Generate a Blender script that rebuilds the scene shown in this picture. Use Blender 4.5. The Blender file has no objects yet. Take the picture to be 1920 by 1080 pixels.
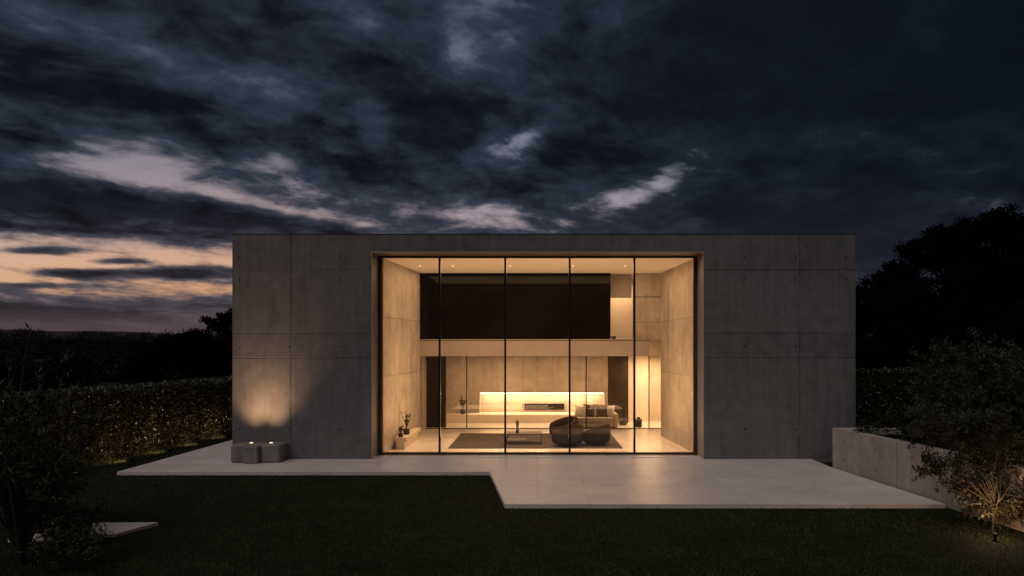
import bpy, bmesh, math, random
import numpy as np
from mathutils import Vector, Matrix
random.seed(7); rng=np.random.default_rng(7)
S=bpy.context.scene
COL=S.collection
S.view_settings.view_transform='Standard'; S.view_settings.look='None'; S.view_settings.exposure=0
ZOOM=(1.0,960,540)

# ------------------------------------------------------------ node helpers
class NT:
    def __init__(s,tree): s.t=tree; s.n=tree.nodes; s.l=tree.links
    def new(s,typ,**kw):
        n=s.n.new(typ)
        for k,v in kw.items(): setattr(n,k,v)
        return n
    def put(s,sock,v):
        if v is None: return
        if isinstance(v,bpy.types.NodeSocket): s.l.new(v,sock)
        elif isinstance(v,(tuple,list)) and sock.type=='RGBA' and len(v)==3: sock.default_value=(*v,1)
        else: sock.default_value=v
    def m(s,op,a,b=None,c=None,clamp=False):
        n=s.new('ShaderNodeMath',operation=op); n.use_clamp=clamp
        s.put(n.inputs[0],a); s.put(n.inputs[1],b); s.put(n.inputs[2],c)
        return n.outputs[0]
    def ss(s,v,a,b,lo=0.,hi=1.):
        n=s.new('ShaderNodeMapRange',interpolation_type='SMOOTHSTEP')
        s.put(n.inputs[0],v); s.put(n.inputs[1],a); s.put(n.inputs[2],b); s.put(n.inputs[3],lo); s.put(n.inputs[4],hi)
        return n.outputs[0]
    def mix(s,f,a,b,blend='MIX'):
        n=s.new('ShaderNodeMix',data_type='RGBA',blend_type=blend)
        s.put(n.inputs[0],f); s.put(n.inputs[6],a); s.put(n.inputs[7],b)
        return n.outputs[2]
    def noise(s,vec,scale,detail=4,rough=.5,dist=0.):
        n=s.new('ShaderNodeTexNoise'); s.put(n.inputs['Vector'],vec)
        n.inputs['Scale'].default_value=scale; n.inputs['Detail'].default_value=detail
        n.inputs['Roughness'].default_value=rough; n.inputs['Distortion'].default_value=dist
        return n.outputs[0]
    def xyz(s,a,b,c):
        n=s.new('ShaderNodeCombineXYZ'); s.put(n.inputs[0],a); s.put(n.inputs[1],b); s.put(n.inputs[2],c); return n.outputs[0]
    def sep(s,v):
        n=s.new('ShaderNodeSeparateXYZ'); s.put(n.inputs[0],v); return n.outputs
    def ramp(s,f,pts):
        n=s.new('ShaderNodeValToRGB'); s.put(n.inputs[0],f); e=n.color_ramp.elements
        while len(e)<len(pts): e.new(.5)
        for i,(p,c) in enumerate(pts): e[i].position=p; e[i].color=(*c,1)
        return n.outputs[0]

def newmat(name):
    m=bpy.data.materials.new(name); m.use_nodes=True
    nt=NT(m.node_tree); b=nt.n['Principled BSDF']
    return m,nt,b

def simple(name,col,rough=.6,var=.25,scale=6.,metal=0.,bump=0.,spec=.5):
    m,nt,b=newmat(name)
    co=nt.new('ShaderNodeTexCoord').outputs['Object']
    n=nt.noise(co,scale,6,.6)
    c=nt.mix(nt.ss(n,.3,.7),tuple(x*(1-var) for x in col),tuple(min(1,x*(1+var)) for x in col))
    nt.put(b.inputs['Base Color'],c); b.inputs['Roughness'].default_value=rough
    b.inputs['Metallic'].default_value=metal; b.inputs['Specular IOR Level'].default_value=spec
    if bump:
        bp=nt.new('ShaderNodeBump'); bp.inputs['Strength'].default_value=bump; bp.inputs['Distance'].default_value=.01
        nt.put(bp.inputs['Height'],nt.noise(co,scale*8,5,.6)); nt.put(b.inputs['Normal'],bp.outputs[0])
    return m

def emis(name,col,st):
    m,nt,b=newmat(name)
    b.inputs['Base Color'].default_value=(*col,1); b.inputs['Emission Color'].default_value=(*col,1)
    b.inputs['Emission Strength'].default_value=st
    return m

def concrete(name,base,hs=(),vs=(),haxis=0,board=0.,holes=None,con=1.,sdark=.42,bigc=1.3):
    """cast concrete: hs = heights of pour joints, vs = positions of upright joints along axis"""
    m,nt,b=newmat(name)
    co=nt.new('ShaderNodeTexCoord').outputs['Object']
    o=nt.sep(co); a=o[haxis]; z=o[2]
    big=nt.noise(co,.37,5,.6,.2)
    mid=nt.noise(co,2.3,7,.65,.2)
    st=nt.noise(nt.xyz(nt.m('MULTIPLY',o[0],5.),nt.m('MULTIPLY',o[1],5.),nt.m('MULTIPLY',z,.35)),1.,5,.6)
    fine=nt.noise(co,38.,4,.7)
    pore=nt.ss(nt.noise(co,60.,2,.5),.66,.74)
    v=nt.m('MULTIPLY_ADD',nt.m('SUBTRACT',big,.5),bigc*con,1.)
    v=nt.m('MULTIPLY_ADD',nt.m('SUBTRACT',mid,.5),1.0*con,v)
    v=nt.m('MULTIPLY_ADD',nt.m('SUBTRACT',st,.5),.8*con,v)
    v=nt.m('MULTIPLY_ADD',nt.m('SUBTRACT',fine,.5),.5,v)
    v=nt.m('MULTIPLY_ADD',pore,-.3,v)
    wob=nt.m('MULTIPLY_ADD',nt.noise(co,1.3,3,.6),.02,-.01)
    seam=None
    for k,src in ((hs,z),(vs,a)):
        for p in k:
            d=nt.m('ABSOLUTE',nt.m('SUBTRACT',nt.m('ADD',src,wob),p))
            s1=nt.ss(d,.006,.02,1.,0.)
            seam=s1 if seam is None else nt.m('MAXIMUM',seam,s1)
    if seam is not None: seam=nt.m('MULTIPLY',seam,nt.ss(nt.noise(co,.9,4,.6),.3,.65,.35,1.))
    for i,p in enumerate(hs):
        v=nt.m('MULTIPLY_ADD',nt.m('GREATER_THAN',z,p),(-.08,.07,-.08,.06)[i%4],v)
    for i,p in enumerate(vs):
        v=nt.m('MULTIPLY_ADD',nt.m('GREATER_THAN',a,p),(.0,-.08,.04,-.04)[i%4],v)
    if board:
        bx=nt.m('DIVIDE',a,board)
        cell=nt.m('FLOOR',bx); w=nt.new('ShaderNodeTexWhiteNoise',noise_dimensions='1D'); nt.put(w.inputs['W'],cell)
        v=nt.m('MULTIPLY_ADD',nt.m('SUBTRACT',w.outputs[0],.5),.10,v)
        fr=nt.m('ABSOLUTE',nt.m('SUBTRACT',nt.m('FRACT',bx),.5))
        bl=nt.m('MULTIPLY',nt.ss(fr,.47,.5),.22)
        seam=bl if seam is None else nt.m('MAXIMUM',seam,bl)
    if holes:
        px,x0,rows=holes
        dx=nt.m('WRAP',nt.m('SUBTRACT',a,x0),px/2,-px/2)
        hole=None
        for r in rows:
            dz=nt.m('SUBTRACT',z,r)
            dd=nt.m('SQRT',nt.m('ADD',nt.m('MULTIPLY',dx,dx),nt.m('MULTIPLY',dz,dz)))
            h=nt.ss(dd,.028,.05,1.,0.)
            hole=h if hole is None else nt.m('MAXIMUM',hole,h)
        seam=hole if seam is None else nt.m('MAXIMUM',seam,hole)
    if seam is not None: v=nt.m('MULTIPLY',v,nt.m('MULTIPLY_ADD',seam,-sdark,1.))
    v=nt.m('MAXIMUM',v,.15)
    vc=nt.new('ShaderNodeVectorMath',operation='SCALE'); vc.inputs[0].default_value=base; nt.put(vc.inputs[3],v)
    nt.put(b.inputs['Base Color'],vc.outputs[0]); b.inputs['Roughness'].default_value=.82
    b.inputs['Specular IOR Level'].default_value=.3
    hgt=nt.m('MULTIPLY_ADD',mid,.5,nt.m('MULTIPLY',fine,.35))
    hgt=nt.m('MULTIPLY_ADD',pore,-.6,hgt)
    if seam is not None: hgt=nt.m('MULTIPLY_ADD',seam,-1.6,hgt)
    bp=nt.new('ShaderNodeBump'); bp.inputs['Strength'].default_value=.6; bp.inputs['Distance'].default_value=.012
    nt.put(bp.inputs['Height'],hgt); nt.put(b.inputs['Normal'],bp.outputs[0])
    return m

def glassmat(name,tint,refl=1.):
    m,nt,b=newmat(name); nt.n.remove(b)
    out=nt.n['Material Output']
    tr=nt.new('ShaderNodeBsdfTransparent'); tr.inputs[0].default_value=(*tint,1)
    gl=nt.new('ShaderNodeBsdfGlossy'); gl.inputs['Roughness'].default_value=.01; gl.inputs[0].default_value=(refl,refl,refl,1)
    fr=nt.new('ShaderNodeFresnel'); fr.inputs[0].default_value=1.45
    mx=nt.new('ShaderNodeMixShader'); nt.put(mx.inputs[0],fr.outputs[0]); nt.l.new(tr.outputs[0],mx.inputs[1]); nt.l.new(gl.outputs[0],mx.inputs[2])
    nt.l.new(mx.outputs[0],out.inputs[0]); return m

# ------------------------------------------------------------ object helpers
def link(o,parent=None):
    COL.objects.link(o)
    if parent: o.parent=parent
    return o
def empty(name,loc,label,cat,group=None,rot=0):
    e=bpy.data.objects.new(name,None); e.location=loc; e.rotation_euler[2]=rot; e.empty_display_size=.2
    COL.objects.link(e); e['label']=label; e['category']=cat
    if group: e['group']=group
    return e
def meshobj(name,verts,faces,mat,parent=None,smooth=False,loc=(0,0,0)):
    me=bpy.data.meshes.new(name)
    me.from_pydata([tuple(v) for v in verts],[],[tuple(f) for f in faces]); me.update()
    if mat: me.materials.append(mat)
    if smooth:
        for p in me.polygons: p.use_smooth=True
    o=bpy.data.objects.new(name,me); o.location=loc
    return link(o,parent)
def fix_normals(o):
    bm=bmesh.new(); bm.from_mesh(o.data); bmesh.ops.recalc_face_normals(bm,faces=bm.faces); bm.to_mesh(o.data); bm.free()
def bevel(o,w,seg=2):
    md=o.modifiers.new('bevel','BEVEL'); md.width=w; md.segments=seg; md.limit_method='ANGLE'
    return o
def boxes(name,bl,mat,parent=None,bv=0.,loc=(0,0,0),seg=2):
    V=[];F=[]
    for (x0,x1,y0,y1,z0,z1) in bl:
        k=len(V)
        V+=[(x0,y0,z0),(x1,y0,z0),(x1,y1,z0),(x0,y1,z0),(x0,y0,z1),(x1,y0,z1),(x1,y1,z1),(x0,y1,z1)]
        F+=[(k,k+3,k+2,k+1),(k+4,k+5,k+6,k+7),(k,k+1,k+5,k+4),(k+1,k+2,k+6,k+5),(k+2,k+3,k+7,k+6),(k+3,k,k+4,k+7)]
    o=meshobj(name,V,F,mat,parent,loc=loc)
    if bv: bevel(o,bv,seg)
    return o
def prism(name,poly,a,b,mat,parent=None,axis='z',bv=0.):
    n=len(poly)
    if axis=='z': V=[(x,y,a) for x,y in poly]+[(x,y,b) for x,y in poly]
    else: V=[(x,a,z) for x,z in poly]+[(x,b,z) for x,z in poly]
    F=[tuple(range(n)),tuple(range(n,2*n))]+[(i,(i+1)%n,n+(i+1)%n,n+i) for i in range(n)]
    o=meshobj(name,V,F,mat,parent); fix_normals(o)
    if bv: bevel(o,bv)
    return o
def lathe(name,prof,mat,parent=None,seg=24,loc=(0,0,0)):
    V=[];F=[]
    for r,z in prof:
        for i in range(seg):
            a=2*math.pi*i/seg; V.append((r*math.cos(a),r*math.sin(a),z))
    for j in range(len(prof)-1):
        for i in range(seg):
            F.append((j*seg+i,j*seg+(i+1)%seg,(j+1)*seg+(i+1)%seg,(j+1)*seg+i))
    F.append(tuple(range(seg))[::-1]); F.append(tuple((len(prof)-1)*seg+i for i in range(seg)))
    return meshobj(name,V,F,mat,parent,smooth=True,loc=loc)

def np_mesh(name,V,F,mat,parent=None,loc=(0,0,0)):
    me=bpy.data.meshes.new(name); k=F.shape[1]
    me.vertices.add(len(V)); me.vertices.foreach_set('co',V.astype(np.float32).ravel())
    me.loops.add(F.size); me.loops.foreach_set('vertex_index',F.astype(np.int32).ravel())
    me.polygons.add(len(F)); me.polygons.foreach_set('loop_start',np.arange(0,F.size,k,dtype=np.int32))
    me.polygons.foreach_set('loop_total',np.full(len(F),k,dtype=np.int32))
    me.update(calc_edges=True); me.validate()
    if mat: me.materials.append(mat)
    o=bpy.data.objects.new(name,me); o.location=loc
    return link(o,parent)
def leafgeo(P,D,L,W):
    n=len(P)
    D=D/np.linalg.norm(D,axis=1,keepdims=True)
    R=rng.normal(size=(n,3)); Sd=np.cross(D,R); Sd/=np.linalg.norm(Sd,axis=1,keepdims=True)+1e-9
    L=(L*rng.uniform(.6,1.3,n))[:,None]; W=(W*rng.uniform(.7,1.2,n))[:,None]
    mid=P+D*L*.45
    V=np.stack([P,mid+Sd*W*.5,P+D*L,mid-Sd*W*.5],1).reshape(-1,3)
    F=np.arange(4*n).reshape(n,4)
    return V,F
def join_geo(gs):
    V=[];F=[];k=0
    for v,f in gs: V.append(v);F.append(f+k);k+=len(v)
    return np.concatenate(V),np.concatenate(F)
def tube(pts,rads,seg=7):
    pts=np.array(pts,float); V=[];n=len(pts)
    for i in range(n):
        d=pts[min(i+1,n-1)]-pts[max(i-1,0)]; d/=np.linalg.norm(d)+1e-9
        u=np.cross(d,[.31,.95,.1]); u/=np.linalg.norm(u)+1e-9; w=np.cross(d,u)
        for j in range(seg):
            a=2*math.pi*j/seg; V.append(pts[i]+rads[i]*(math.cos(a)*u+math.sin(a)*w))
    F=[(i*seg+j,i*seg+(j+1)%seg,(i+1)*seg+(j+1)%seg,(i+1)*seg+j) for i in range(n-1) for j in range(seg)]
    return np.array(V),np.array(F)

# ------------------------------------------------------------ materials
def foliage(name,dark,light,scale=1.5,rough=.6,spec=.2):
    m,nt,b=newmat(name)
    co=nt.new('ShaderNodeTexCoord').outputs['Object']
    n=nt.noise(co,scale,4,.6); n2=nt.noise(co,scale*14,2,.5)
    f=nt.m('MULTIPLY_ADD',n2,.5,nt.m('MULTIPLY',n,.6))
    nt.put(b.inputs['Base Color'],nt.mix(nt.ss(f,.35,.75),dark,light))
    b.inputs['Roughness'].default_value=rough; b.inputs['Specular IOR Level'].default_value=spec
    return m
M_leaf=foliage('shrub_leaf',(.014,.017,.010),(.052,.052,.028))
M_olive=foliage('olive_leaf',(.020,.021,.012),(.06,.056,.030),2.)
M_hedge=foliage('hedge_leaf',(.011,.014,.006),(.055,.058,.024),1.6,.38,.5)
M_pine=foliage('pine_needles',(.002,.003,.002),(.0055,.0065,.005),.5,.9,0.)
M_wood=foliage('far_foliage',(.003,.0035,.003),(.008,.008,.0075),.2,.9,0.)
M_farw=foliage('distant_foliage_hazed',(.013,.013,.016),(.019,.018,.022),.1,.9,0.)  # aerial haze put into the leaf colour, paler and bluer
M_farh=foliage('hill_foliage_hazed',(.036,.030,.037),(.044,.037,.046),.05,.9,0.)  # haze over the far ridge and hill is mixed into this colour
M_grass=foliage('grass_blade',(.016,.026,.008),(.078,.102,.034),1.1,.7,.15)
M_bark=simple('bark',(.035,.027,.02),.9,.4,9,bump=.5)
M_soil=simple('soil',(.009,.011,.005),.95,.4,5,bump=.6,spec=.1)
M_bronze=simple('bronze_anodised_metal',(.10,.065,.045),.45,.15,3,metal=.5)
M_reveal=simple('reveal_bronze_panel',(.46,.34,.26),.5,.08,1.5)
M_black=simple('black_metal',(.012,.010,.009),.4,.2,5,metal=.3)
M_cream=simple('cream_plaster',(.70,.61,.50),.7,.05,1.5,bump=.05)
M_ceil=simple('ceiling_plaster',(.82,.74,.64),.8,.03,1.)
M_fasc=simple('fascia_plaster',(.34,.29,.25),.6,.08,1.2)
M_dark=simple('dark_timber',(.03,.018,.011),.45,.3,2.,bump=.2)
M_tdark=simple('table_timber',(.035,.022,.015),.4,.3,6.,bump=.2)
M_fab=simple('brown_boucle',(.028,.020,.015),.95,.3,30,bump=.8,spec=.2)
M_sofa=simple('sand_linen',(.60,.51,.41),.95,.08,40,bump=.5)
M_pw=simple('ivory_linen',(.68,.60,.50),.95,.08,40,bump=.5)
M_pb=simple('brown_linen',(.10,.06,.04),.95,.15,40,bump=.5)
M_rug=simple('woven_rug',(.066,.05,.039),.98,.35,22,bump=1.)
M_pot=simple('black_ceramic',(.02,.017,.015),.5,.2,8)
M_smoke=simple('smoked_glass',(.0085,.0058,.0045),.04,.3,.6,spec=.12)
M_house=concrete('cast_concrete_facade',(.148,.138,.133),hs=(3.23,4.03,6.05),vs=(-7.9,8.4),holes=(1.62,-9.55,(.95,3.6,5.75,6.45)),con=.95,sdark=.55,bigc=.5)
M_in=concrete('interior_concrete',(.47,.405,.335),hs=(2.6,4.6),vs=(2.2,4.2),haxis=1,board=.13,holes=(1.1,1.2,(.6,3.4,5.6)),con=.75)
M_back=concrete('fireplace_concrete',(.46,.395,.33),vs=(-2.3,-.75,.8,2.3),haxis=0,holes=(1.55,-3.1,(2.,3.)),con=.7,sdark=.3)
M_plinth=concrete('plinth_concrete',(.20,.18,.165))
M_planter=concrete('planter_concrete',(.38,.32,.28),haxis=1,vs=(-4.4,),holes=(1.45,-2.1,(.85,.3)),con=.8)
M_glass=glassmat('clear_glass',(.95,.95,.94))
M_glass2=glassmat('inner_glass',(.92,.92,.91))
def paving(name,col,sx,sy,rough,spec=.4,joint=.55):
    m,nt,b=newmat(name)
    co=nt.new('ShaderNodeTexCoord').outputs['Object']; o=nt.sep(co)
    fx=nt.m('DIVIDE',o[0],sx); fy=nt.m('DIVIDE',o[1],sy)
    jx=nt.m('MULTIPLY',nt.m('ABSOLUTE',nt.m('SUBTRACT',nt.m('FRACT',fx),.5)),sx)
    jy=nt.m('MULTIPLY',nt.m('ABSOLUTE',nt.m('SUBTRACT',nt.m('FRACT',fy),.5)),sy)
    j=nt.m('MAXIMUM',nt.ss(jx,sx/2-.009,sx/2-.003),nt.ss(jy,sy/2-.012,sy/2-.004))
    w=nt.new('ShaderNodeTexWhiteNoise',noise_dimensions='2D'); nt.put(w.inputs['Vector'],nt.xyz(nt.m('FLOOR',fx),nt.m('FLOOR',fy),0.))
    v=nt.m('MULTIPLY_ADD',nt.m('SUBTRACT',w.outputs[0],.5),.10,1.)
    v=nt.m('MULTIPLY_ADD',nt.m('SUBTRACT',nt.noise(co,1.1,7,.65,.3),.5),.5,v)
    v=nt.m('MULTIPLY_ADD',nt.m('SUBTRACT',nt.noise(co,40,3,.6),.5),.15,v)
    v=nt.m('MULTIPLY',v,nt.m('MULTIPLY_ADD',j,-joint,1.))
    vc=nt.new('ShaderNodeVectorMath',operation='SCALE'); vc.inputs[0].default_value=col; nt.put(vc.inputs[3],v)
    nt.put(b.inputs['Base Color'],vc.outputs[0])
    nt.put(b.inputs['Roughness'],nt.m('MULTIPLY_ADD',nt.noise(co,2.5,4,.6),.25,rough-.12)); b.inputs['Specular IOR Level'].default_value=spec
    bp=nt.new('ShaderNodeBump'); bp.inputs['Strength'].default_value=.25; bp.inputs['Distance'].default_value=.006
    nt.put(bp.inputs['Height'],nt.m('SUBTRACT',nt.noise(co,25,4,.6),nt.m('MULTIPLY',j,1.5))); nt.put(b.inputs['Normal'],bp.outputs[0])
    return m
M_deck=paving('limestone_paving',(.66,.565,.51),1.2,1.05,.38,.5,.4)
M_floor=paving('polished_floor',(.84,.77,.68),2.4,2.4,.22,.5,.2)

# ------------------------------------------------------------ ground, terrace
def structure(o): o['kind']='structure'; return o
g=structure(meshobj('ground',[(-900,-60,-.1),(900,-60,-.1),(900,1500,-.1),(-900,1500,-.1)],[(0,1,2,3)],M_soil))
deck=[(-12.1,-2.25),(-1.38,-2.25),(-.75,-6.27),(9.34,-6.27),(8.78,-1.5),(8.78,.3),(-9.5,.3),(-9.5,9),(-11.6,9)]
structure(prism('terrace_paving',deck,-.14,0,M_deck,bv=.006))
structure(prism('stepping_stone',[(-10.0,-7.8),(-7.85,-7.75),(-8.2,-8.6),(-10.0,-9.0)],-.12,-.03,M_deck,bv=.01))

def inpoly(x,y,poly):
    c=np.zeros(len(x),bool); n=len(poly)
    for i in range(n):
        x0,y0=poly[i];x1,y1=poly[(i+1)%n]
        if y0==y1: continue
        c^=((y0>y)!=(y1>y))&(x<(x1-x0)*(y-y0)/(y1-y0)+x0)
    return c
N=280000
x=rng.uniform(-15,12,N); y=-12+ (rng.uniform(0,1,N)**1.35)*21
k=~inpoly(x,y,[(a,b) for a,b in deck])&~((x>-9.6)&(y>-.1))&~((x>8.7+(-1.5-y)*.13)&(y<-1.4))&(np.abs(x)<9.6+(y+11)*.75)
x=x[k];y=y[k];n=len(x)
P=np.stack([x,y,np.full(n,-.105)],1); D=rng.normal(size=(n,3))*.35; D[:,2]=1
D/=np.linalg.norm(D,axis=1,keepdims=True)
h=rng.uniform(.03,.06,n)[:,None]*(1+.25*np.sin(x*3.1+np.sin(y*2.3)*2)*np.cos(y*2.7))[:,None]; a=rng.uniform(0,6.28,n); sd=np.stack([np.cos(a),np.sin(a),a*0],1)*.007
V=np.stack([P-sd,P+sd,P+D*h],1).reshape(-1,3)
lawn=np_mesh('lawn_grass',V,np.arange(3*n).reshape(n,3),M_grass); lawn['kind']='stuff'; lawn['label']='dark mown green lawn around the terrace'; lawn['category']='grass'

# ------------------------------------------------------------ house
H=empty('concrete_house',(0,0,0),'two-storey board-marked concrete house with tall glazed living room','house')
prism('wall',[(-9.79,-.12),(-9.79,7.2),(10.2,7.2),(10.2,-.12),(5.33,-.12),(5.33,6.65),(-5.33,6.65),(-5.33,-.12)],0,.83,M_house,H,axis='y',bv=.012)
boxes('wall',[(-9.785,-9.45,.832,14,-.12,7.15),(9.85,10.195,.832,14,-.12,7.15),(-9.45,9.85,13.7,14,-.12,7.15)],M_house,H)
boxes('roof',[(-9.44,9.84,.84,13.69,6.85,7.12)],M_house,H)
boxes('cap_flashing',[(-9.80,10.21,-.01,.25,7.203,7.215)],M_black,H)
boxes('interior_floor',[(-5.32,5.32,.31,13.6,-.05,.02),(5.33,9.0,5.5,13.6,-.05,.02)],M_floor,H)
boxes('ceiling',[(-5.3,6.0,.95,13.6,6.56,6.62)],M_ceil,H)
prism('interior_wall',[(-5.16,.95),(-4.72,5.47),(-4.95,5.47),(-5.32,.95)],.02,6.56,M_in,H)
prism('interior_wall',[(-4.95,5.48),(-4.95,11.3),(-5.1,11.3),(-5.1,5.48)],.02,6.56,M_in,H)
prism('interior_wall',[(5.26,.95),(5.32,.95),(5.2,5.6),(4.96,5.6)],.02,6.56,M_in,H)
boxes('interior_wall',[(3.85,5.2,5.61,5.75,3.9,6.56)],M_in,H)
boxes('gallery_slab',[(-4.94,4.49,5.47,11.2,3.22,3.9)],M_fasc,H,.01)
sg=boxes('gallery_glazing',[(-4.70,2.93,5.55,5.59,3.903,6.555)],M_smoke,H)
boxes('cream_wall',[(2.0,6.0,8.2,8.3,3.905,6.555)],M_cream,H)
boxes('cream_wall',[(2.95,3.84,6.0,6.15,5.6,6.555)],M_fasc,H)
boxes('shadow_gap',[(-4.70,4.49,5.462,5.469,3.84,3.86)],M_black,H)
y0=11.1
boxes('hearth_wall',[(-4.6,-2.78,y0,y0+.5,.02,3.215),(3.2,3.4,y0,y0+.5,.02,3.215),(-2.78,3.2,y0,y0+.5,1.36,3.215),(-2.78,3.2,y0+.42,y0+.5,.02,1.36)],M_back,H)
boxes('hearth_bench',[(-4.3,3.35,10.2,y0-.003,.02,.40)],M_cream,H,.012)
boxes('niche_sill',[(-2.78,3.2,y0,y0+.415,.02,.40)],M_cream,H)
boxes('niche_frame',[(-2.82,-2.785,y0-.03,y0-.004,.403,1.39),(3.205,3.24,y0-.03,y0-.004,.403,1.39),(-2.784,3.204,y0-.03,y0-.004,1.362,1.39)],M_cream,H)
boxes('fireplace',[(-.65,1.3,y0+.36,y0+.417,.52,.82)],M_black,H,.01)
boxes('led_strip',[(-2.75,3.17,y0+.02,y0+.06,1.325,1.357)],emis('warm_led',(1,.74,.43),18),H)
boxes('door',[(-4.93,-4.05,8.35,8.42,.02,3.215)],M_dark,H,.01)
boxes('door',[(3.36,4.25,10.05,10.12,.02,3.215)],M_dark,H,.01)
boxes('cream_wall',[(4.26,9.0,11.0,11.1,.02,6.5)],M_cream,H)
boxes('cream_wall',[(5.9,6.0,6.0,10.99,.02,3.9)],M_cream,H)
for i,xx in enumerate((-3.09,2.12,4.23,4.86)):
    boxes('partition_post',[(xx-.022,xx+.022,7.88,7.94,.02,3.215)],M_black,H)
boxes('partition_rail',[(-4.9,5.4,7.88,7.94,.021,.05)],M_black,H)
for a,b_ in ((-4.04,-3.12),(-3.06,2.09),(2.15,4.2),(4.89,5.35)):
    boxes('partition_pane',[(a,b_,7.905,7.915,.055,3.21)],M_glass2,H)
W=bpy.data.objects.new('window',None); link(W,H)
boxes('frame',[(-5.325,-5.20,.84,1.0,.022,6.645),(5.20,5.325,.84,1.0,.022,6.645),(-5.20,5.20,.84,1.0,6.56,6.645),(-5.20,5.20,.84,1.0,.022,.075)],M_bronze,W,.006)
ms=[-3.27,-1.08,1.07,3.23]
for xx in ms: boxes('mullion',[(xx-.032,xx+.032,.86,.98,.078,6.557)],M_black,W)
ed=[-5.2]+ms+[5.2]
for a,b_ in zip(ed[:-1],ed[1:]): boxes('pane',[(a+.034,b_-.034,.915,.925,.08,6.555)],M_glass,W)
boxes('reveal_lining',[(-5.328,-5.31,-.012,.835,.002,6.62),(5.31,5.328,-.012,.835,.002,6.62),(-5.328,5.328,-.012,.835,6.62,6.648)],M_reveal,H)
boxes('threshold',[(-5.29,5.29,.62,.835,.001,.03)],M_bronze,H)
M_dl=emis('downlight_lens',(1,.78,.5),1.8)
LC=(1,.605,.315)
def spot(loc,e,ang=2.2,col=LC,rad=.08,rot=(0,0,0),blend=.7,parent=None):
    l=bpy.data.lights.new('lamp','SPOT'); l.energy=e; l.color=col; l.spot_size=ang; l.spot_blend=blend; l.shadow_soft_size=rad
    o=bpy.data.objects.new('lamp',l); o.location=loc; o.rotation_euler=rot; return link(o,parent)
def area(loc,e,sx,sy,rot=(0,0,0),col=LC,parent=None):
    l=bpy.data.lights.new('lamp','AREA'); l.shape='RECTANGLE'; l.size=sx; l.size_y=sy; l.energy=e; l.color=col
    o=bpy.data.objects.new('lamp',l); o.location=loc; o.rotation_euler=rot; return link(o,parent)
for xx in (-4.3,-3.1,-1.0,1.3,3.2):
    lathe('downlight',[(.04,0),(.04,.008),(.03,.01)],M_dl,H,16,(xx,3.1,6.549))
for xx in (-2.6,0.2,3.0): spot((xx,2.7,6.50),880,1.65,parent=H,blend=1.,rad=.2)
area((0,3.2,6.5),240,9.,3.2,parent=H)  # added ambient fill under the ceiling, stands for no fixture
area((0,2.6,.5),235,8.5,2.4,rot=(math.pi,0,0),parent=H)  # unseen upward fill added to brighten the ceiling
area((-.3,9.0,3.18),210,7.,2.,parent=H)  # added fill for the lower back zone, no fitting modelled
area((0.2,y0+.2,1.30),130,5.8,.1,parent=H)
area((5.2,9.3,3.1),180,1.,1.,parent=H)
area((3.6,7.2,6.4),60,1.,1.2,parent=H)

PL=empty('concrete_plinth',(-8.70,-.6,0),'low stepped concrete block with two uplights at the facade foot','plinth')
boxes('block',[(-.80,-.38,-.18,.58,.001,.56),(-.378,.10,-.32,.58,.001,.54),(.102,.72,-.14,.58,.001,.56)],M_plinth,PL,.06,seg=4)
M_up=emis('uplight_lens',(1,.7,.4),1.5)
for xx in (-.32,.30):
    lathe('uplight',[(.05,0),(.05,.02),(.03,.022)],M_up,PL,16,(xx,.24,.562))
    spot((xx,.16,.60),520,1.75,parent=PL,rot=(math.radians(180),0,0),rad=.3,blend=1.,col=(1,.59,.31))

# ------------------------------------------------------------ furniture
rug=empty('rug',(0,0,0),'large dark taupe woven rug on pale polished floor','rug')
boxes('pile',[(-3.15,3.0,2.1,6.2,.022,.04)],M_rug,rug,.006)

sh=empty('low_shelf',(-4.75,3.2,.02),'low cream floating shelf along the concrete wall','shelf')
boxes('top',[(-.22,.2,-1.4,1.6,.30,.42)],M_cream,sh,.01)
boxes('plinth_base',[(-.18,.12,-1.3,1.5,0,.298)],M_cream,sh)

T=empty('coffee_table',(-.5,3.3,.041),'low dark timber coffee table with open lower shelf','table')
boxes('table_top',[(-.66,.66,-.4,.4,.36,.39)],M_tdark,T,.006)
boxes('lower_shelf',[(-.62,.10,-.36,.36,.12,.14)],M_tdark,T,.005)
for a in (-.64,.61):
    for c in (-.38,.35): boxes('leg',[(a,a+.03,c,c+.03,0,.359)],M_tdark,T)
SC=empty('sculpture',(-.75,3.3,.432),'slim dark upright sculpture standing on the coffee table','sculpture')
prism('figure',[(-.06,0),(.07,0),(.05,.2),(.07,.42),(.0,.47),(-.06,.4),(-.035,.2)],-.04,.04,M_pot,SC,axis='y',bv=.012)

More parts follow.
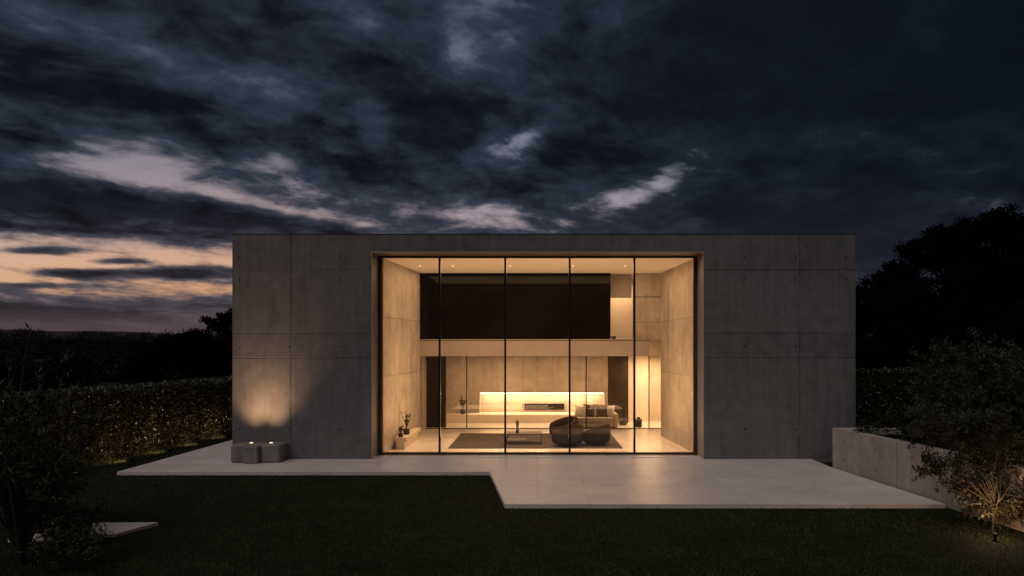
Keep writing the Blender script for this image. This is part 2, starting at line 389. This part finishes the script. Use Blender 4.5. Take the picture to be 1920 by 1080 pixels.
def tub_chair(loc,rot,label,s=1.):
    A=empty('armchair',loc,label,'armchair','brown tub armchairs around the rug',rot)
    V=[];F=[];n=22;k=10
    for i in range(n):
        t=-2.35+4.7*i/(n-1)
        back=math.cos(t*.62)**2
        top=.58+.28*back
        ex=math.sin(min(1,(min(i,n-1-i)+.35)/2.2)*math.pi/2)
        for j in range(k):
            a=2*math.pi*j/k
            cr=math.copysign(abs(math.cos(a))**.6,math.cos(a)); cz=math.copysign(abs(math.sin(a))**.5,math.sin(a))
            zc=(top+.08)/2; hz=(top-.08)/2
            r=.48+.03*back*(cz) + .125*cr*(.75+.25*ex)
            z=zc+hz*cz*(.8+.2*ex)
            V.append((r*math.sin(t)*1.02*s,-r*math.cos(t)*s,z*s))
    for i in range(n-1):
        for j in range(k): F.append((i*k+j,i*k+(j+1)%k,(i+1)*k+(j+1)%k,(i+1)*k+j))
    F.append(tuple(range(k))[::-1]); F.append(tuple((n-1)*k+j for j in range(k)))
    o=meshobj('backrest',V,F,M_fab,A,True); fix_normals(o); o.modifiers.new('s','SUBSURF').levels=1; o.modifiers['s'].render_levels=1
    o=lathe('seat_cushion',[(.30,.12),(.40,.16),(.42,.26),(.42,.36),(.38,.42),(.2,.435),(.02,.44)],M_fab,A,24,(0,.05,0)); o.scale=(1,1.12,1)
    lathe('base',[(.34,0),(.36,.02),(.36,.10),(.33,.118)],M_black,A,24)
    return A
tub_chair((1.08,2.75,.042),math.radians(35),'dark brown rounded tub armchair on the rug edge',.96)
tub_chair((2.12,3.0,.042),math.radians(60),'dark brown rounded tub armchair beside another armchair',.9)
tub_chair((1.0,4.7,.042),math.radians(125),'dark brown tub armchair facing the coffee table',.98)

SF=empty('sofa',(2.35,8.6,.02),'low sand linen sofa beside the hearth bench','sofa')
boxes('base',[(-1.15,1.0,-.42,.45,.03,.25)],M_sofa,SF,.03)
boxes('seat',[(-1.15,-.1,-.45,.2,.252,.46),(-.095,1.0,-.45,.2,.252,.46)],M_sofa,SF,.05,seg=4)
boxes('backrest',[(-.4,1.0,.2,.46,.253,.72)],M_sofa,SF,.06,seg=4)
boxes('armrest',[(1.003,1.2,-.44,.46,.03,.62)],M_sofa,SF,.05,seg=4)
def pillow(loc,rz,tilt,mat,label,s=.24):
    E=empty('throw_pillow',loc,label,'pillow','throw pillows on the sofa',rz)
    V=[];F=[];n=14
    for sd in (1,-1):
        for i in range(n+1):
            for j in range(n+1):
                u=-1+2*i/n; v=-1+2*j/n
                th=.36*((1-u**4)*(1-v**4))**.5
                pin=1-.09*(1-abs(u)**2*abs(v)**2)
                V.append((u*s*(pin+.0),sd*th*s,v*s*pin))
    m=(n+1)**2
    for q in (0,1):
        for i in range(n):
            for j in range(n):
                a=q*m+i*(n+1)+j; f=(a,a+1,a+n+2,a+n+1); F.append(f if q else f[::-1])
    o=meshobj('cover',V,F,mat,E,True); bm=bmesh.new(); bm.from_mesh(o.data); bmesh.ops.remove_doubles(bm,verts=bm.verts,dist=.0005); bmesh.ops.recalc_face_normals(bm,faces=bm.faces); bm.to_mesh(o.data); bm.free()
    o.rotation_euler=(-tilt,0,0); o.location=(0,0,s*.93)
for i,(dx,mt,lb) in enumerate(((-.45,M_pw,'ivory linen pillow leaning on the sofa'),(-.08,M_pb,'brown linen pillow on the sand sofa'),(.22,M_pw,'ivory linen pillow on the sofa'),(.52,M_pb,'brown linen pillow against the backrest'),(.80,M_pw,'ivory pillow by the sofa armrest'))):
    pillow((2.35+dx,8.5+random.uniform(-.08,.1),.475),random.uniform(-.5,.5),.35,mt,lb,.27+.03*(i%2))

def potted(loc,h,label,r=.11,n=9,ph=.2):
    E=empty('potted_plant',loc,label,'plant','potted plants indoors')
    lathe('pot',[(r*.8,0),(r,.02),(r*1.05,ph),(r*.9,ph),(r*.88,ph-.03),(.01,ph-.03)],M_pot,E,20)
    gs=[];lv=[]
    for i in range(n):
        a=random.uniform(0,6.28); sp=random.uniform(.1,.35)*h; hh=h*random.uniform(.6,1.)
        pts=[(0,0,ph-.04)]+[(math.cos(a)*sp*t**1.5+random.uniform(-.01,.01),math.sin(a)*sp*t**1.5,ph-.04+hh*t) for t in (.25,.5,.75,1.)]
        gs.append(tube(pts,[.008,.007,.006,.005,.003],5))
        pa=np.array(pts)
        for q in range(9):
            t=random.uniform(.3,1)*4; k0=min(int(t),3); p=pa[k0]+(pa[k0+1]-pa[k0])*(t-k0); lv.append(p)
    V,F=join_geo(gs); np_mesh('stem',V,F,M_bark,E)
    P=np.array(lv); D=rng.normal(size=P.shape); D[:,2]=np.abs(D[:,2])*.8+.2
    V,F=leafgeo(P,D,.10,.045); np_mesh('foliage',V,F,M_leaf,E)
potted((-4.72,2.7,.443),.7,'leafy sprig plant in black pot on the low shelf')
potted((-4.78,1.95,.443),.3,'small plant in black pot on the low shelf',.08,5,.14)
potted((-3.55,10.55,.403),.7,'bushy plant in black pot on the hearth bench',.12,14)
potted((3.9,9.3,.02),.5,'green plant in dark pot beside the sofa',.17,14,.3)
potted((4.5,8.6,.02),.1,'squat dark pot with a low plant',.16,6,.35)
B=empty('bowl',(3.05,5.5,3.903),'small dark bowl on the gallery edge','bowl'); lathe('body',[(.05,0),(.07,.01),(.12,.12),(.11,.12),(.05,.03),(.01,.025)],M_pot,B,20)

# ------------------------------------------------------------ planter at the terrace edge
PW=empty('concrete_planter',(0,0,0),'pale board-marked concrete raised planter wall beside the terrace','planter')
prism('wall',[(8.8,-1.5),(14.5,-1.5),(14.5,-1.75),(9.09,-1.75),(10.05,-8.9),(9.78,-8.9)],-.12,1.18,M_planter,PW,bv=.012)
prism('soil',[(9.05,-1.7),(14.6,-1.7),(14.6,-8.9),(10.0,-8.9)],-.1,1.02,M_soil,PW)

# ------------------------------------------------------------ planting
def shrub(name,base,h,spread,nst,nleaf,L,Wd,mat,label,cat='shrub',bark=M_bark,group=None,multi=3,lean=(0,0),low=.25,sr=1.):
    E=empty(name,base,label,cat,group)
    gs=[];P=[];D=[]
    for i in range(nst):
        a=random.uniform(0,6.28); sp=spread*random.random()**.6; hh=h*random.uniform(.45,1.)*(1-.2*sp/spread)
        ex=random.uniform(.7,1.6); ph=random.uniform(0,6.28)
        def pt(t,a=a,sp=sp,hh=hh,ex=ex,ph=ph):
            return np.array([math.cos(a)*sp*t**ex+.1*math.sin(t*5+ph)*t+lean[0]*t,math.sin(a)*sp*t**ex+.1*math.cos(t*4+ph)*t+lean[1]*t,hh*t])
        ts=np.linspace(0,1,8); gs.append(tube([pt(t) for t in ts],[max(.004,.02*sr*(1-.85*t)*h/3) for t in ts],5))
        for b in range(multi):
            t0=random.uniform(low,.85); p0=pt(t0); bd=np.array([random.gauss(0,1),random.gauss(0,1),random.uniform(.2,1.4)]); bd/=np.linalg.norm(bd)
            bl=h*random.uniform(.12,.3)
            bp=[p0+bd*bl*q+np.array([0,0,-.12*bl*q*q]) for q in (0,.33,.66,1)]
            gs.append(tube(bp,[.008,.006,.005,.003],4))
            m=nleaf//(multi+1); q=rng.uniform(.1,1,m)[:,None]
            P.append(p0+bd*bl*q+rng.normal(size=(m,3))*.02); D.append(rng.normal(size=(m,3))*.8+bd*.9)
        m=nleaf//(multi+1); q=rng.uniform(low+.1,1,m)
        P.append(np.array([pt(t) for t in q])+rng.normal(size=(m,3))*.015); D.append(rng.normal(size=(m,3))*.6+np.array([0,0,.9]))
    V,F=join_geo(gs); np_mesh('stem',V,F,bark,E)
    V,F=leafgeo(np.concatenate(P),np.concatenate(D),L,Wd); np_mesh('foliage',V,F,mat,E)
    return E
def bush(name,base,stem_h,clumps,n,L,mat,label,bark=M_bark,tr=.03):
    """branching shrub: one short crooked trunk, limbs, leaves hanging in separate sprays"""
    E=empty(name,base,label,'shrub')
    f0=np.array([.05,.0,stem_h])
    gs=[tube([(0,0,-.06),(.03,.02,stem_h*.5),tuple(f0)],[tr*1.5,tr*1.3,tr*1.2],7)];P=[];D=[];tot=sum(c[3]**2 for c in clumps)
    for (cx,cy,cz,r) in clumps:
        c=np.array([cx,cy,cz]); s0=f0*random.uniform(.6,1.)
        mid=s0+(c-s0)*.5+rng.normal(size=3)*.1
        gs.append(tube([s0,s0+(mid-s0)*.5+rng.normal(size=3)*.04,mid,(mid+c)/2+rng.normal(size=3)*.05,c],[tr*.7,tr*.55,tr*.45,tr*.3,tr*.2],5))
        m=int(n*r*r/tot); ns=max(9,int(r*26))
        for q in range(ns):
            d=rng.normal(size=3); d[2]=d[2]*.7+.25; d/=np.linalg.norm(d); ln=r*rng.uniform(.6,1.25)
            side=rng.normal(size=3)*.15
            pts=[c+d*ln*t+side*t*t*r+np.array([0,0,-.15*r*t*t]) for t in (0.,.35,.7,1.)]
            gs.append(tube(pts,[tr*.2,tr*.16,.005,.003],4))
            mm=max(4,m//ns); t=rng.uniform(.2,1.05,mm)[:,None]
            P.append(c+d*ln*t+side*t*t*r+np.array([0,0,-.15*r])*t*t+rng.normal(size=(mm,3))*.035); D.append(rng.normal(size=(mm,3))*.8+d*.7)
    V,F=join_geo(gs); np_mesh('stem',V,F,bark,E)
    P=np.concatenate(P); D=np.concatenate(D); k=P[:,2]>.12; V,F=leafgeo(P[k],D[k],L,L*.42); np_mesh('foliage',V,F,mat,E)
def blobs(n,rx,ry,rz,z0,rmin,rmax):
    out=[]
    for i in range(n):
        a=random.uniform(0,6.28); q=random.random()**.5; z=random.uniform(-1,1)
        f=math.sqrt(max(0,1-z*z*.8))
        out.append((rx*q*f*math.cos(a),ry*q*f*math.sin(a),z0+rz*z,random.uniform(rmin,rmax)))
    return out
shrub('oleander_shrub',(-8.75,-10.3,-.1),4.2,1.0,28,130,.17,.032,M_leaf,'tall dark oleander shrub with slender upright shoots on the lawn',multi=4)
shrub('oleander_shrub',(-9.7,-8.6,-.1),3.3,1.3,34,150,.15,.034,M_leaf,'dense dark oleander shrub beside the stepping stone',multi=4)
bush('low_shrub',(-8.6,-9.1,-.1),.15,blobs(10,.6,.4,.3,.45,.25,.42),2600,.075,M_leaf,'low wispy dark shrub by the stepping stone',tr=.012)
bush('low_shrub',(-7.7,-10.6,-.1),.1,blobs(7,.6,.5,.2,.35,.25,.4),2200,.07,M_leaf,'low dark ground shrub on the lawn',tr=.012)
bush('olive_shrub',(9.05,-8.3,-.1),.6,blobs(42,1.75,1.0,.95,1.45,.26,.48),21000,.078,M_olive,'small-leaved shrub lit warmly from its base',tr=.018)
bush('olive_shrub',(11.1,-5.0,1.0),.3,blobs(46,2.0,1.5,1.1,1.35,.4,.7),31000,.088,M_olive,'bushy small-leaved shrub growing in the raised planter',tr=.03)
bush('olive_shrub',(12.9,-3.4,1.0),.3,blobs(20,1.5,1.3,.8,1.1,.45,.7),14000,.085,M_leaf,'dark leafy shrub in the raised planter',tr=.03)
bush('olive_shrub',(10.6,-2.6,1.0),.1,blobs(14,1.5,.5,.2,.3,.25,.4),6000,.075,M_leaf,'low dark shrub in the raised planter',tr=.012)

def hedge(name,path,w,h,n,label,L=.10):
    E=empty(name,(0,0,0),label,'hedge')
    path=np.array(path,float); seg=np.diff(path,axis=0); ln=np.linalg.norm(seg,axis=1); cum=np.concatenate([[0],np.cumsum(ln)])
    s=rng.uniform(0,cum[-1],n); i=np.clip(np.searchsorted(cum,s)-1,0,len(ln)-1)
    c=path[i]+seg[i]*((s-cum[i])/ln[i])[:,None]; nrm=np.stack([seg[i][:,1],-seg[i][:,0]],1)/ln[i][:,None]
    r=rng.random(n); side=np.where(rng.random(n)<.5,1,-1)
    top=r<.3
    off=np.where(top,rng.uniform(-w/2,w/2,n),side*(w/2)); z=np.where(top,h,rng.uniform(-.1,h,n))
    wob=.03*np.sin(s*1.7)+.02*np.sin(s*4.3+1)+.02*np.sin(z*6+s)
    off=off+np.where(top,0,side*wob); z=z+np.where(top,wob*.3,0)
    P=np.stack([c[:,0]+nrm[:,0]*off,c[:,1]+nrm[:,1]*off,z],1)+rng.normal(size=(n,3))*np.array([.03,.03,.018])
    D=rng.normal(size=(n,3))*.9+np.stack([nrm[:,0]*side*.6,nrm[:,1]*side*.6,np.full(n,.2)],1)
    V,F=leafgeo(P,D,L,L*.6); np_mesh('foliage',V,F,M_hedge,E)
    a=[];b=[]
    for k,p in enumerate(path):
        d=seg[min(k,len(seg)-1)]; d=d/np.linalg.norm(d); q=np.array([d[1],-d[0]])*(w/2-.1); a.append(tuple(p+q)); b.append(tuple(p-q))
    prism('branch_core',a+b[::-1],-.12,h-.1,M_soil,E)
hedge('clipped_hedge',[(-13.2,14),(-13.7,8),(-14.7,.5),(-16.2,-6.5)],1.1,2.18,60000,'long clipped evergreen hedge faintly lit along its base',.10)
hedge('clipped_hedge',[(11.2,6),(22,7.5)],1.2,2.6,20000,'dark clipped hedge behind the planter',.12)
def glight(hx,hy,e,rx,ry,label,ang=2.4):
    g_=empty('garden_light',(hx,hy,-.1),label,'garden light','garden spike lights')
    lathe('body',[(.03,0),(.03,.1),(.045,.12),(.045,.16),(.03,.162)],M_black,g_,12)
    spot((0,0,.2),e,ang,parent=g_,rot=(math.radians(180+rx),math.radians(ry),0),rad=.03,col=(1,.6,.3)); return g_
for (hx,hy) in ((-12.5,8.0),(-12.5,5.8),(-12.6,3.8),(-12.8,1.9),(-13.0,0.),(-13.25,-2.0)):
    glight(hx,hy,55,0,-76,'small dark spike light at the hedge foot',2.2)
g_=glight(8.7,-8.9,50,-32,8,'small dark spike light under the lit shrub',2.3)
l=bpy.data.lights.new('lamp','POINT'); l.energy=26; l.color=(1,.58,.27); l.shadow_soft_size=.05
o=bpy.data.objects.new('lamp',l); o.location=(0,0,.5); link(o,g_)

def clump_tree(name,base,trunk_h,clumps,n,L,mat,label,tr=.3,flat=1.,cat='tree'):
    E=empty(name,base,label,cat)
    gs=[tube([(0,0,-.2),(.1,0,trunk_h*.4),(-.1,.1,trunk_h*.8),(0,0,trunk_h)],[tr,tr*.8,tr*.65,tr*.5],9)]
    P=[];tot=sum(c[3]**2 for c in clumps)
    for (cx,cy,cz,r) in clumps:
        mid=np.array([cx*.45,cy*.45,trunk_h+(cz-trunk_h)*.35])
        gs.append(tube([(0,0,trunk_h*.85),tuple(mid),(cx,cy,cz)],[tr*.4,tr*.25,tr*.08],6))
        m=int(n*r*r/tot); ns=max(8,int(r*9))
        sc=rng.normal(size=(ns,3)); sc/=np.linalg.norm(sc,axis=1,keepdims=True); sc*=r*rng.uniform(.2,.85,(ns,1)); sc[:,2]*=flat
        k=rng.integers(0,ns,m); q=rng.normal(size=(m,3))*r*.2; q[:,2]*=.7
        P.append(np.array([cx,cy,cz])+sc[k]+q)
    V,F=join_geo(gs); np_mesh('trunk',V,F,M_bark,E)
    P=np.concatenate(P); V,F=leafgeo(P,rng.normal(size=P.shape),L,L*.6); np_mesh('crown',V,F,mat,E)
def canopy(x0,x1,top,bot,base_x,r0,r1,lay=4,depth=3.5):
    """clumps filling a spreading crown whose upper outline follows top(x)"""
    out=[];x=x0
    while x<=x1:
        tp=top(x)
        for k in range(lay):
            r=random.uniform(r0,r1); z=tp-r*.75-(tp-r-bot)*k/(lay-1)
            out.append((x-base_x+random.uniform(-.4,.4),random.uniform(-depth,depth),z+(random.uniform(-.25,.1)),r))
        x+=r0*.75
    return out
pts=[(23.6,8.4),(24.4,9.8),(25.4,11.0),(26.6,11.9),(28.4,12.4),(30.5,12.7),(33,12.8),(36,12.2),(38.5,10.5)]
topf=lambda x: float(np.interp(x,[p[0] for p in pts],[p[1] for p in pts]))
clump_tree('pine_tree',(31.0,24,-.1),6,canopy(23.8,38,topf,5.2,31.0,.9,1.4,5),130000,.24,M_pine,'tall broad umbrella pine with dense dark crown',.4,.75,cat='pine tree')
clump_tree('pine_tree',(41,32,-.1),6,blobs(28,7,5,3.0,9.5,1.5,2.3),50000,.34,M_pine,'broad dark pine with rounded crown behind another pine',.4,.7,cat='pine tree')
clump_tree('oak_tree',(24.5,22,-.1),2.5,canopy(21.2,28,lambda x:7.8+.5*math.sin(x*1.7),2.2,24.5,.9,1.3,4,2.5),70000,.22,M_pine,'dark bushy evergreen tree behind the hedge',.25,.9)
clump_tree('oak_tree',(18.8,20,-.1),2.5,canopy(14.8,22.5,lambda x:7.0+.35*math.sin(x*2.1),2.0,18.8,.8,1.2,4,2.5),70000,.22,M_pine,'dark dense tree beside the concrete house',.25,.9)
clump_tree('oak_tree',(27.0,15,-.1),2.,blobs(26,5,3,2.3,3.4,.9,1.5),50000,.22,M_pine,'spreading dark tree beyond the garden hedge',.25,.9)
tl=[(-24,3.6),(-22,4.3),(-20.5,4.6),(-19.3,5.4),(-18,6.0),(-15,6.2)]
topl=lambda x: float(np.interp(x,[p[0] for p in tl],[p[1] for p in tl]))
clump_tree('oak_tree',(-19.,18,-.1),1.6,canopy(-23.,-16.5,topl,1.6,-19.,.55,.85,4,1.6),60000,.16,M_pine,'dark rounded tree standing near the house corner',.2,.9)
clump_tree('oak_tree',(-26,26,-.1),1.,blobs(18,4.5,3,.9,1.9,.7,1.1),30000,.2,M_pine,'low dark rounded tree beyond the hedge',.2,.9)
clump_tree('oak_tree',(-34,24,-.1),1.,blobs(18,5,3,.8,1.3,.7,1.1),30000,.2,M_pine,'low spreading dark tree beyond the hedge',.2,.9)

def wood(name,rows,mat,label):
    P=[];Ls=[]
    for (y,xa,xb,zt,r,n,Lf,zv) in rows:
        x=xa
        while x<xb:
            rr=r*random.uniform(.6,1.3); zt_=zt*(1+random.uniform(-zv,zv)+.12*math.sin(x*.045+y)); yy=y+random.uniform(-.05,.05)*y
            m=int(n*rr*rr/(r*r)); d=rng.normal(size=(m,3)); d/=np.linalg.norm(d,axis=1,keepdims=True); d*=rng.uniform(.5,1.0,(m,1))
            d[:,2]=np.where(d[:,2]<0,d[:,2]*2.,d[:,2]*.7)
            P.append(np.stack([x+d[:,0]*rr,yy+d[:,1]*rr,np.maximum(zt_-rr*.6+d[:,2]*rr*.8,-.2)],1)); Ls.append(np.full(m,Lf))
            x+=rr*random.uniform(.5,1.0)
    P=np.concatenate(P); V,F=leafgeo(P,rng.normal(size=P.shape),np.concatenate(Ls),np.concatenate(Ls)*.6)
    o=np_mesh(name,V,F,mat); o['kind']='stuff'; o['label']=label; o['category']='woods'
wood('near_woods',[(50,-75,-20,1.6,3.,600,.4,.1),(85,-110,-25,2.2,4,700,.5,.1),(60,22,75,5.5,4,500,.6,.1)],M_wood,'dark mass of evergreen woodland beyond the garden')
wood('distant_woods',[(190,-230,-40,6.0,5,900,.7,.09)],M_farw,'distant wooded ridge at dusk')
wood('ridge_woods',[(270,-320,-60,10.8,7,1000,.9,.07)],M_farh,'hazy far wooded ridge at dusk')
hv=[];hf=[]
for i in range(90):
    x=-520+i*12; hgt=12+3.6*math.sin(i*.14)+.9*math.sin(i*.6)
    hv+=[(x,330,-.5),(x,380,hgt)]
for i in range(89): hf.append((2*i,2*i+2,2*i+3,2*i+1))
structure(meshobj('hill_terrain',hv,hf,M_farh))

# ------------------------------------------------------------ sky
w=bpy.data.worlds.new('World'); S.world=w; w.use_nodes=True
nt=NT(w.node_tree); bg=nt.n['Background']
g=nt.new('ShaderNodeTexCoord').outputs['Generated']; x,y,z=nt.sep(g)
zc=nt.m('ADD',nt.m('MAXIMUM',z,0.),.19)
ax=nt.m('DIVIDE',x,zc); ay=nt.m('DIVIDE',y,zc)
A=math.radians(40)
s=nt.m('MULTIPLY_ADD',ax,math.sin(A),nt.m('MULTIPLY',ay,math.cos(A)))
t=nt.m('MULTIPLY_ADD',ax,math.cos(A),nt.m('MULTIPLY',ay,-math.sin(A)))
pv=nt.xyz(nt.m('MULTIPLY',s,.90),t,0.)
wn=nt.new('ShaderNodeTexNoise'); nt.put(wn.inputs['Vector'],pv); wn.inputs['Scale'].default_value=2.3; wn.inputs['Detail'].default_value=4; wn.inputs['Roughness'].default_value=.5
wv=nt.new('ShaderNodeVectorMath',operation='MULTIPLY_ADD'); nt.put(wv.inputs[0],wn.outputs['Color']); wv.inputs[1].default_value=(.22,.22,.22); nt.put(wv.inputs[2],pv)
n1=nt.noise(wv.outputs[0],1.35,12,.55)
n2=nt.noise(wv.outputs[0],4.2,10,.60)
nb=nt.noise(wv.outputs[0],13.,6,.6)
yc=nt.m('MAXIMUM',y,.2); u=nt.m('DIVIDE',x,yc); v=nt.m('DIVIDE',z,yc)
n3=nt.noise(nt.xyz(nt.m('MULTIPLY',u,8.),nt.m('MULTIPLY_ADD',u,3.,nt.m('MULTIPLY',v,38.)),3.),1.,9,.62,.3)
def blob(px,py,wx,wy,ang,amp):
    u0=(px-1008)/1280; v0=(650-py)/1280; a=math.radians(-ang); wx/=1280; wy/=1280
    du=nt.m('SUBTRACT',u,u0); dv=nt.m('SUBTRACT',v,v0)
    p=nt.m('MULTIPLY_ADD',du,math.cos(a)/wx,nt.m('MULTIPLY',dv,math.sin(a)/wx))
    q=nt.m('MULTIPLY_ADD',du,-math.sin(a)/wy,nt.m('MULTIPLY',dv,math.cos(a)/wy))
    r=nt.m('MULTIPLY_ADD',p,p,nt.m('MULTIPLY',q,q))
    return nt.m('MULTIPLY',nt.m('EXPONENT',nt.m('MULTIPLY',r,-1.)),amp)
bias=None
for b in [(985,265,80,26,-20,.26),(700,250,38,75,-12,.18),(640,15,80,30,10,.15),(170,60,190,42,22,.15),(50,30,50,60,0,.06),
          (110,300,280,26,9,.22),(480,380,250,15,13,.24),(520,298,60,18,5,.16),(620,275,50,24,5,.10),(1160,375,65,18,-10,.17),(1250,330,45,22,-38,.19),
          (1300,262,70,30,0,.15),(860,95,45,55,0,.13),(900,402,150,18,3,.15),(110,484,440,54,2,.42),(330,548,230,18,0,.20),(60,440,200,12,4,.10),(200,335,140,14,12,.10),
          (330,225,330,55,14,-.15),(250,390,330,22,6,-.32),(700,330,120,30,10,-.08),(140,432,260,8,2,-.14),(330,512,150,12,0,-.42),(140,512,90,9,0,-.40),(60,470,90,9,0,-.40),(220,490,50,6,0,-.36),(60,535,60,6,0,-.3),(1500,120,420,230,0,-.16),(820,180,160,50,10,-.10),(500,120,160,60,10,-.08),(1120,130,200,120,0,-.10),(60,190,180,50,10,-.10),(60,580,260,20,0,-.25),(1500,400,300,120,0,-.06),(1700,330,160,60,0,-.12)]:
    k=blob(*b); bias=k if bias is None else nt.m('ADD',bias,k)
low=nt.ss(v,.08,.24,1.,0.)
den=nt.m('MULTIPLY_ADD',nt.m('SUBTRACT',n1,.5),1.15,nt.m('MULTIPLY',nt.m('SUBTRACT',n2,.5),.65))
den=nt.m('MULTIPLY_ADD',nt.m('SUBTRACT',nb,.5),.26,den)
den=nt.m('MULTIPLY_ADD',nt.m('MULTIPLY',nt.m('SUBTRACT',n3,.5),low),.85,nt.m('MULTIPLY',den,nt.m('MULTIPLY_ADD',low,-.60,1.)))
op=nt.m('ADD',den,bias)
L=nt.ss(op,.09,.34)
Lg=nt.ss(op,-.14,.20)
clear=nt.ramp(nt.m('MULTIPLY',v,2.),[(0,(.15,.08,.07)),(.08,(.30,.155,.11)),(.14,(.68,.36,.19)),(.25,(.70,.42,.27)),(.33,(.50,.36,.32)),(.48,(.32,.275,.30)),(.66,(.20,.205,.245)),(1,(.14,.15,.19))])
side=nt.ramp(nt.m('MULTIPLY_ADD',u,.5,.5),[(.1,(1,1,1)),(.27,(.95,.93,.95)),(.40,(.85,.9,1.02)),(.5,(1.,1.1,1.25)),(.62,(.8,.9,1.05)),(.8,(.3,.36,.45))])
clear=nt.mix(1.,clear,side,'MULTIPLY')
cl=nt.ramp(nt.m('MULTIPLY_ADD',u,.5,.5),[(.1,(.014,.018,.028)),(.45,(.0135,.0175,.028)),(.62,(.0085,.012,.020)),(.9,(.005,.008,.0145))])
lowc=nt.mix(nt.ss(u,-.5,.1),(.048,.041,.047),(.025,.027,.039))
cl=nt.mix(nt.ss(v,.02,.28,.85,0.),cl,lowc)
clb=nt.new('ShaderNodeVectorMath',operation='SCALE'); nt.put(clb.inputs[0],cl)
rt=nt.ss(u,-.1,.45,1.,.40)
tex=nt.m('MULTIPLY_ADD',Lg,1.8,nt.m('MULTIPLY_ADD',nt.m('SUBTRACT',n2,.5),1.3,-.3))
tex=nt.m('MULTIPLY_ADD',nt.m('SUBTRACT',nb,.5),.6,tex)
nt.put(clb.inputs[3],nt.m('MAXIMUM',nt.m('MULTIPLY_ADD',tex,rt,.85),.3))
colr=nt.mix(L,clb.outputs[0],clear)
haze=nt.mix(nt.ss(u,-.7,.3),(.082,.057,.064),(.022,.023,.032))
colr=nt.mix(nt.ss(v,.02,.07,.85,0.),colr,haze)
colr=nt.mix(nt.ss(y,-.1,.25,1.,0.),colr,(.010,.011,.016))
nt.put(bg.inputs['Color'],colr); bg.inputs['Strength'].default_value=1.

l=bpy.data.lights.new('dusk_light','SUN'); l.energy=.95; l.angle=math.radians(70); l.color=(1.0,.95,.96)
o=bpy.data.objects.new('dusk_light',l); link(o)
d=Vector((.42,.62,-1.1)); o.rotation_euler=d.to_track_quat('-Z','Y').to_euler()

K,CX,CY=ZOOM
c=bpy.data.cameras.new('camera'); c.lens=24*K; c.sensor_width=36; c.clip_end=3000; c.shift_x=(CX-1008)/1920*K; c.shift_y=(650-CY)/1920*K
o=bpy.data.objects.new('camera',c); o.location=(0,-21.88,3.6); o.rotation_euler=(math.radians(90),0,0); link(o); S.camera=o
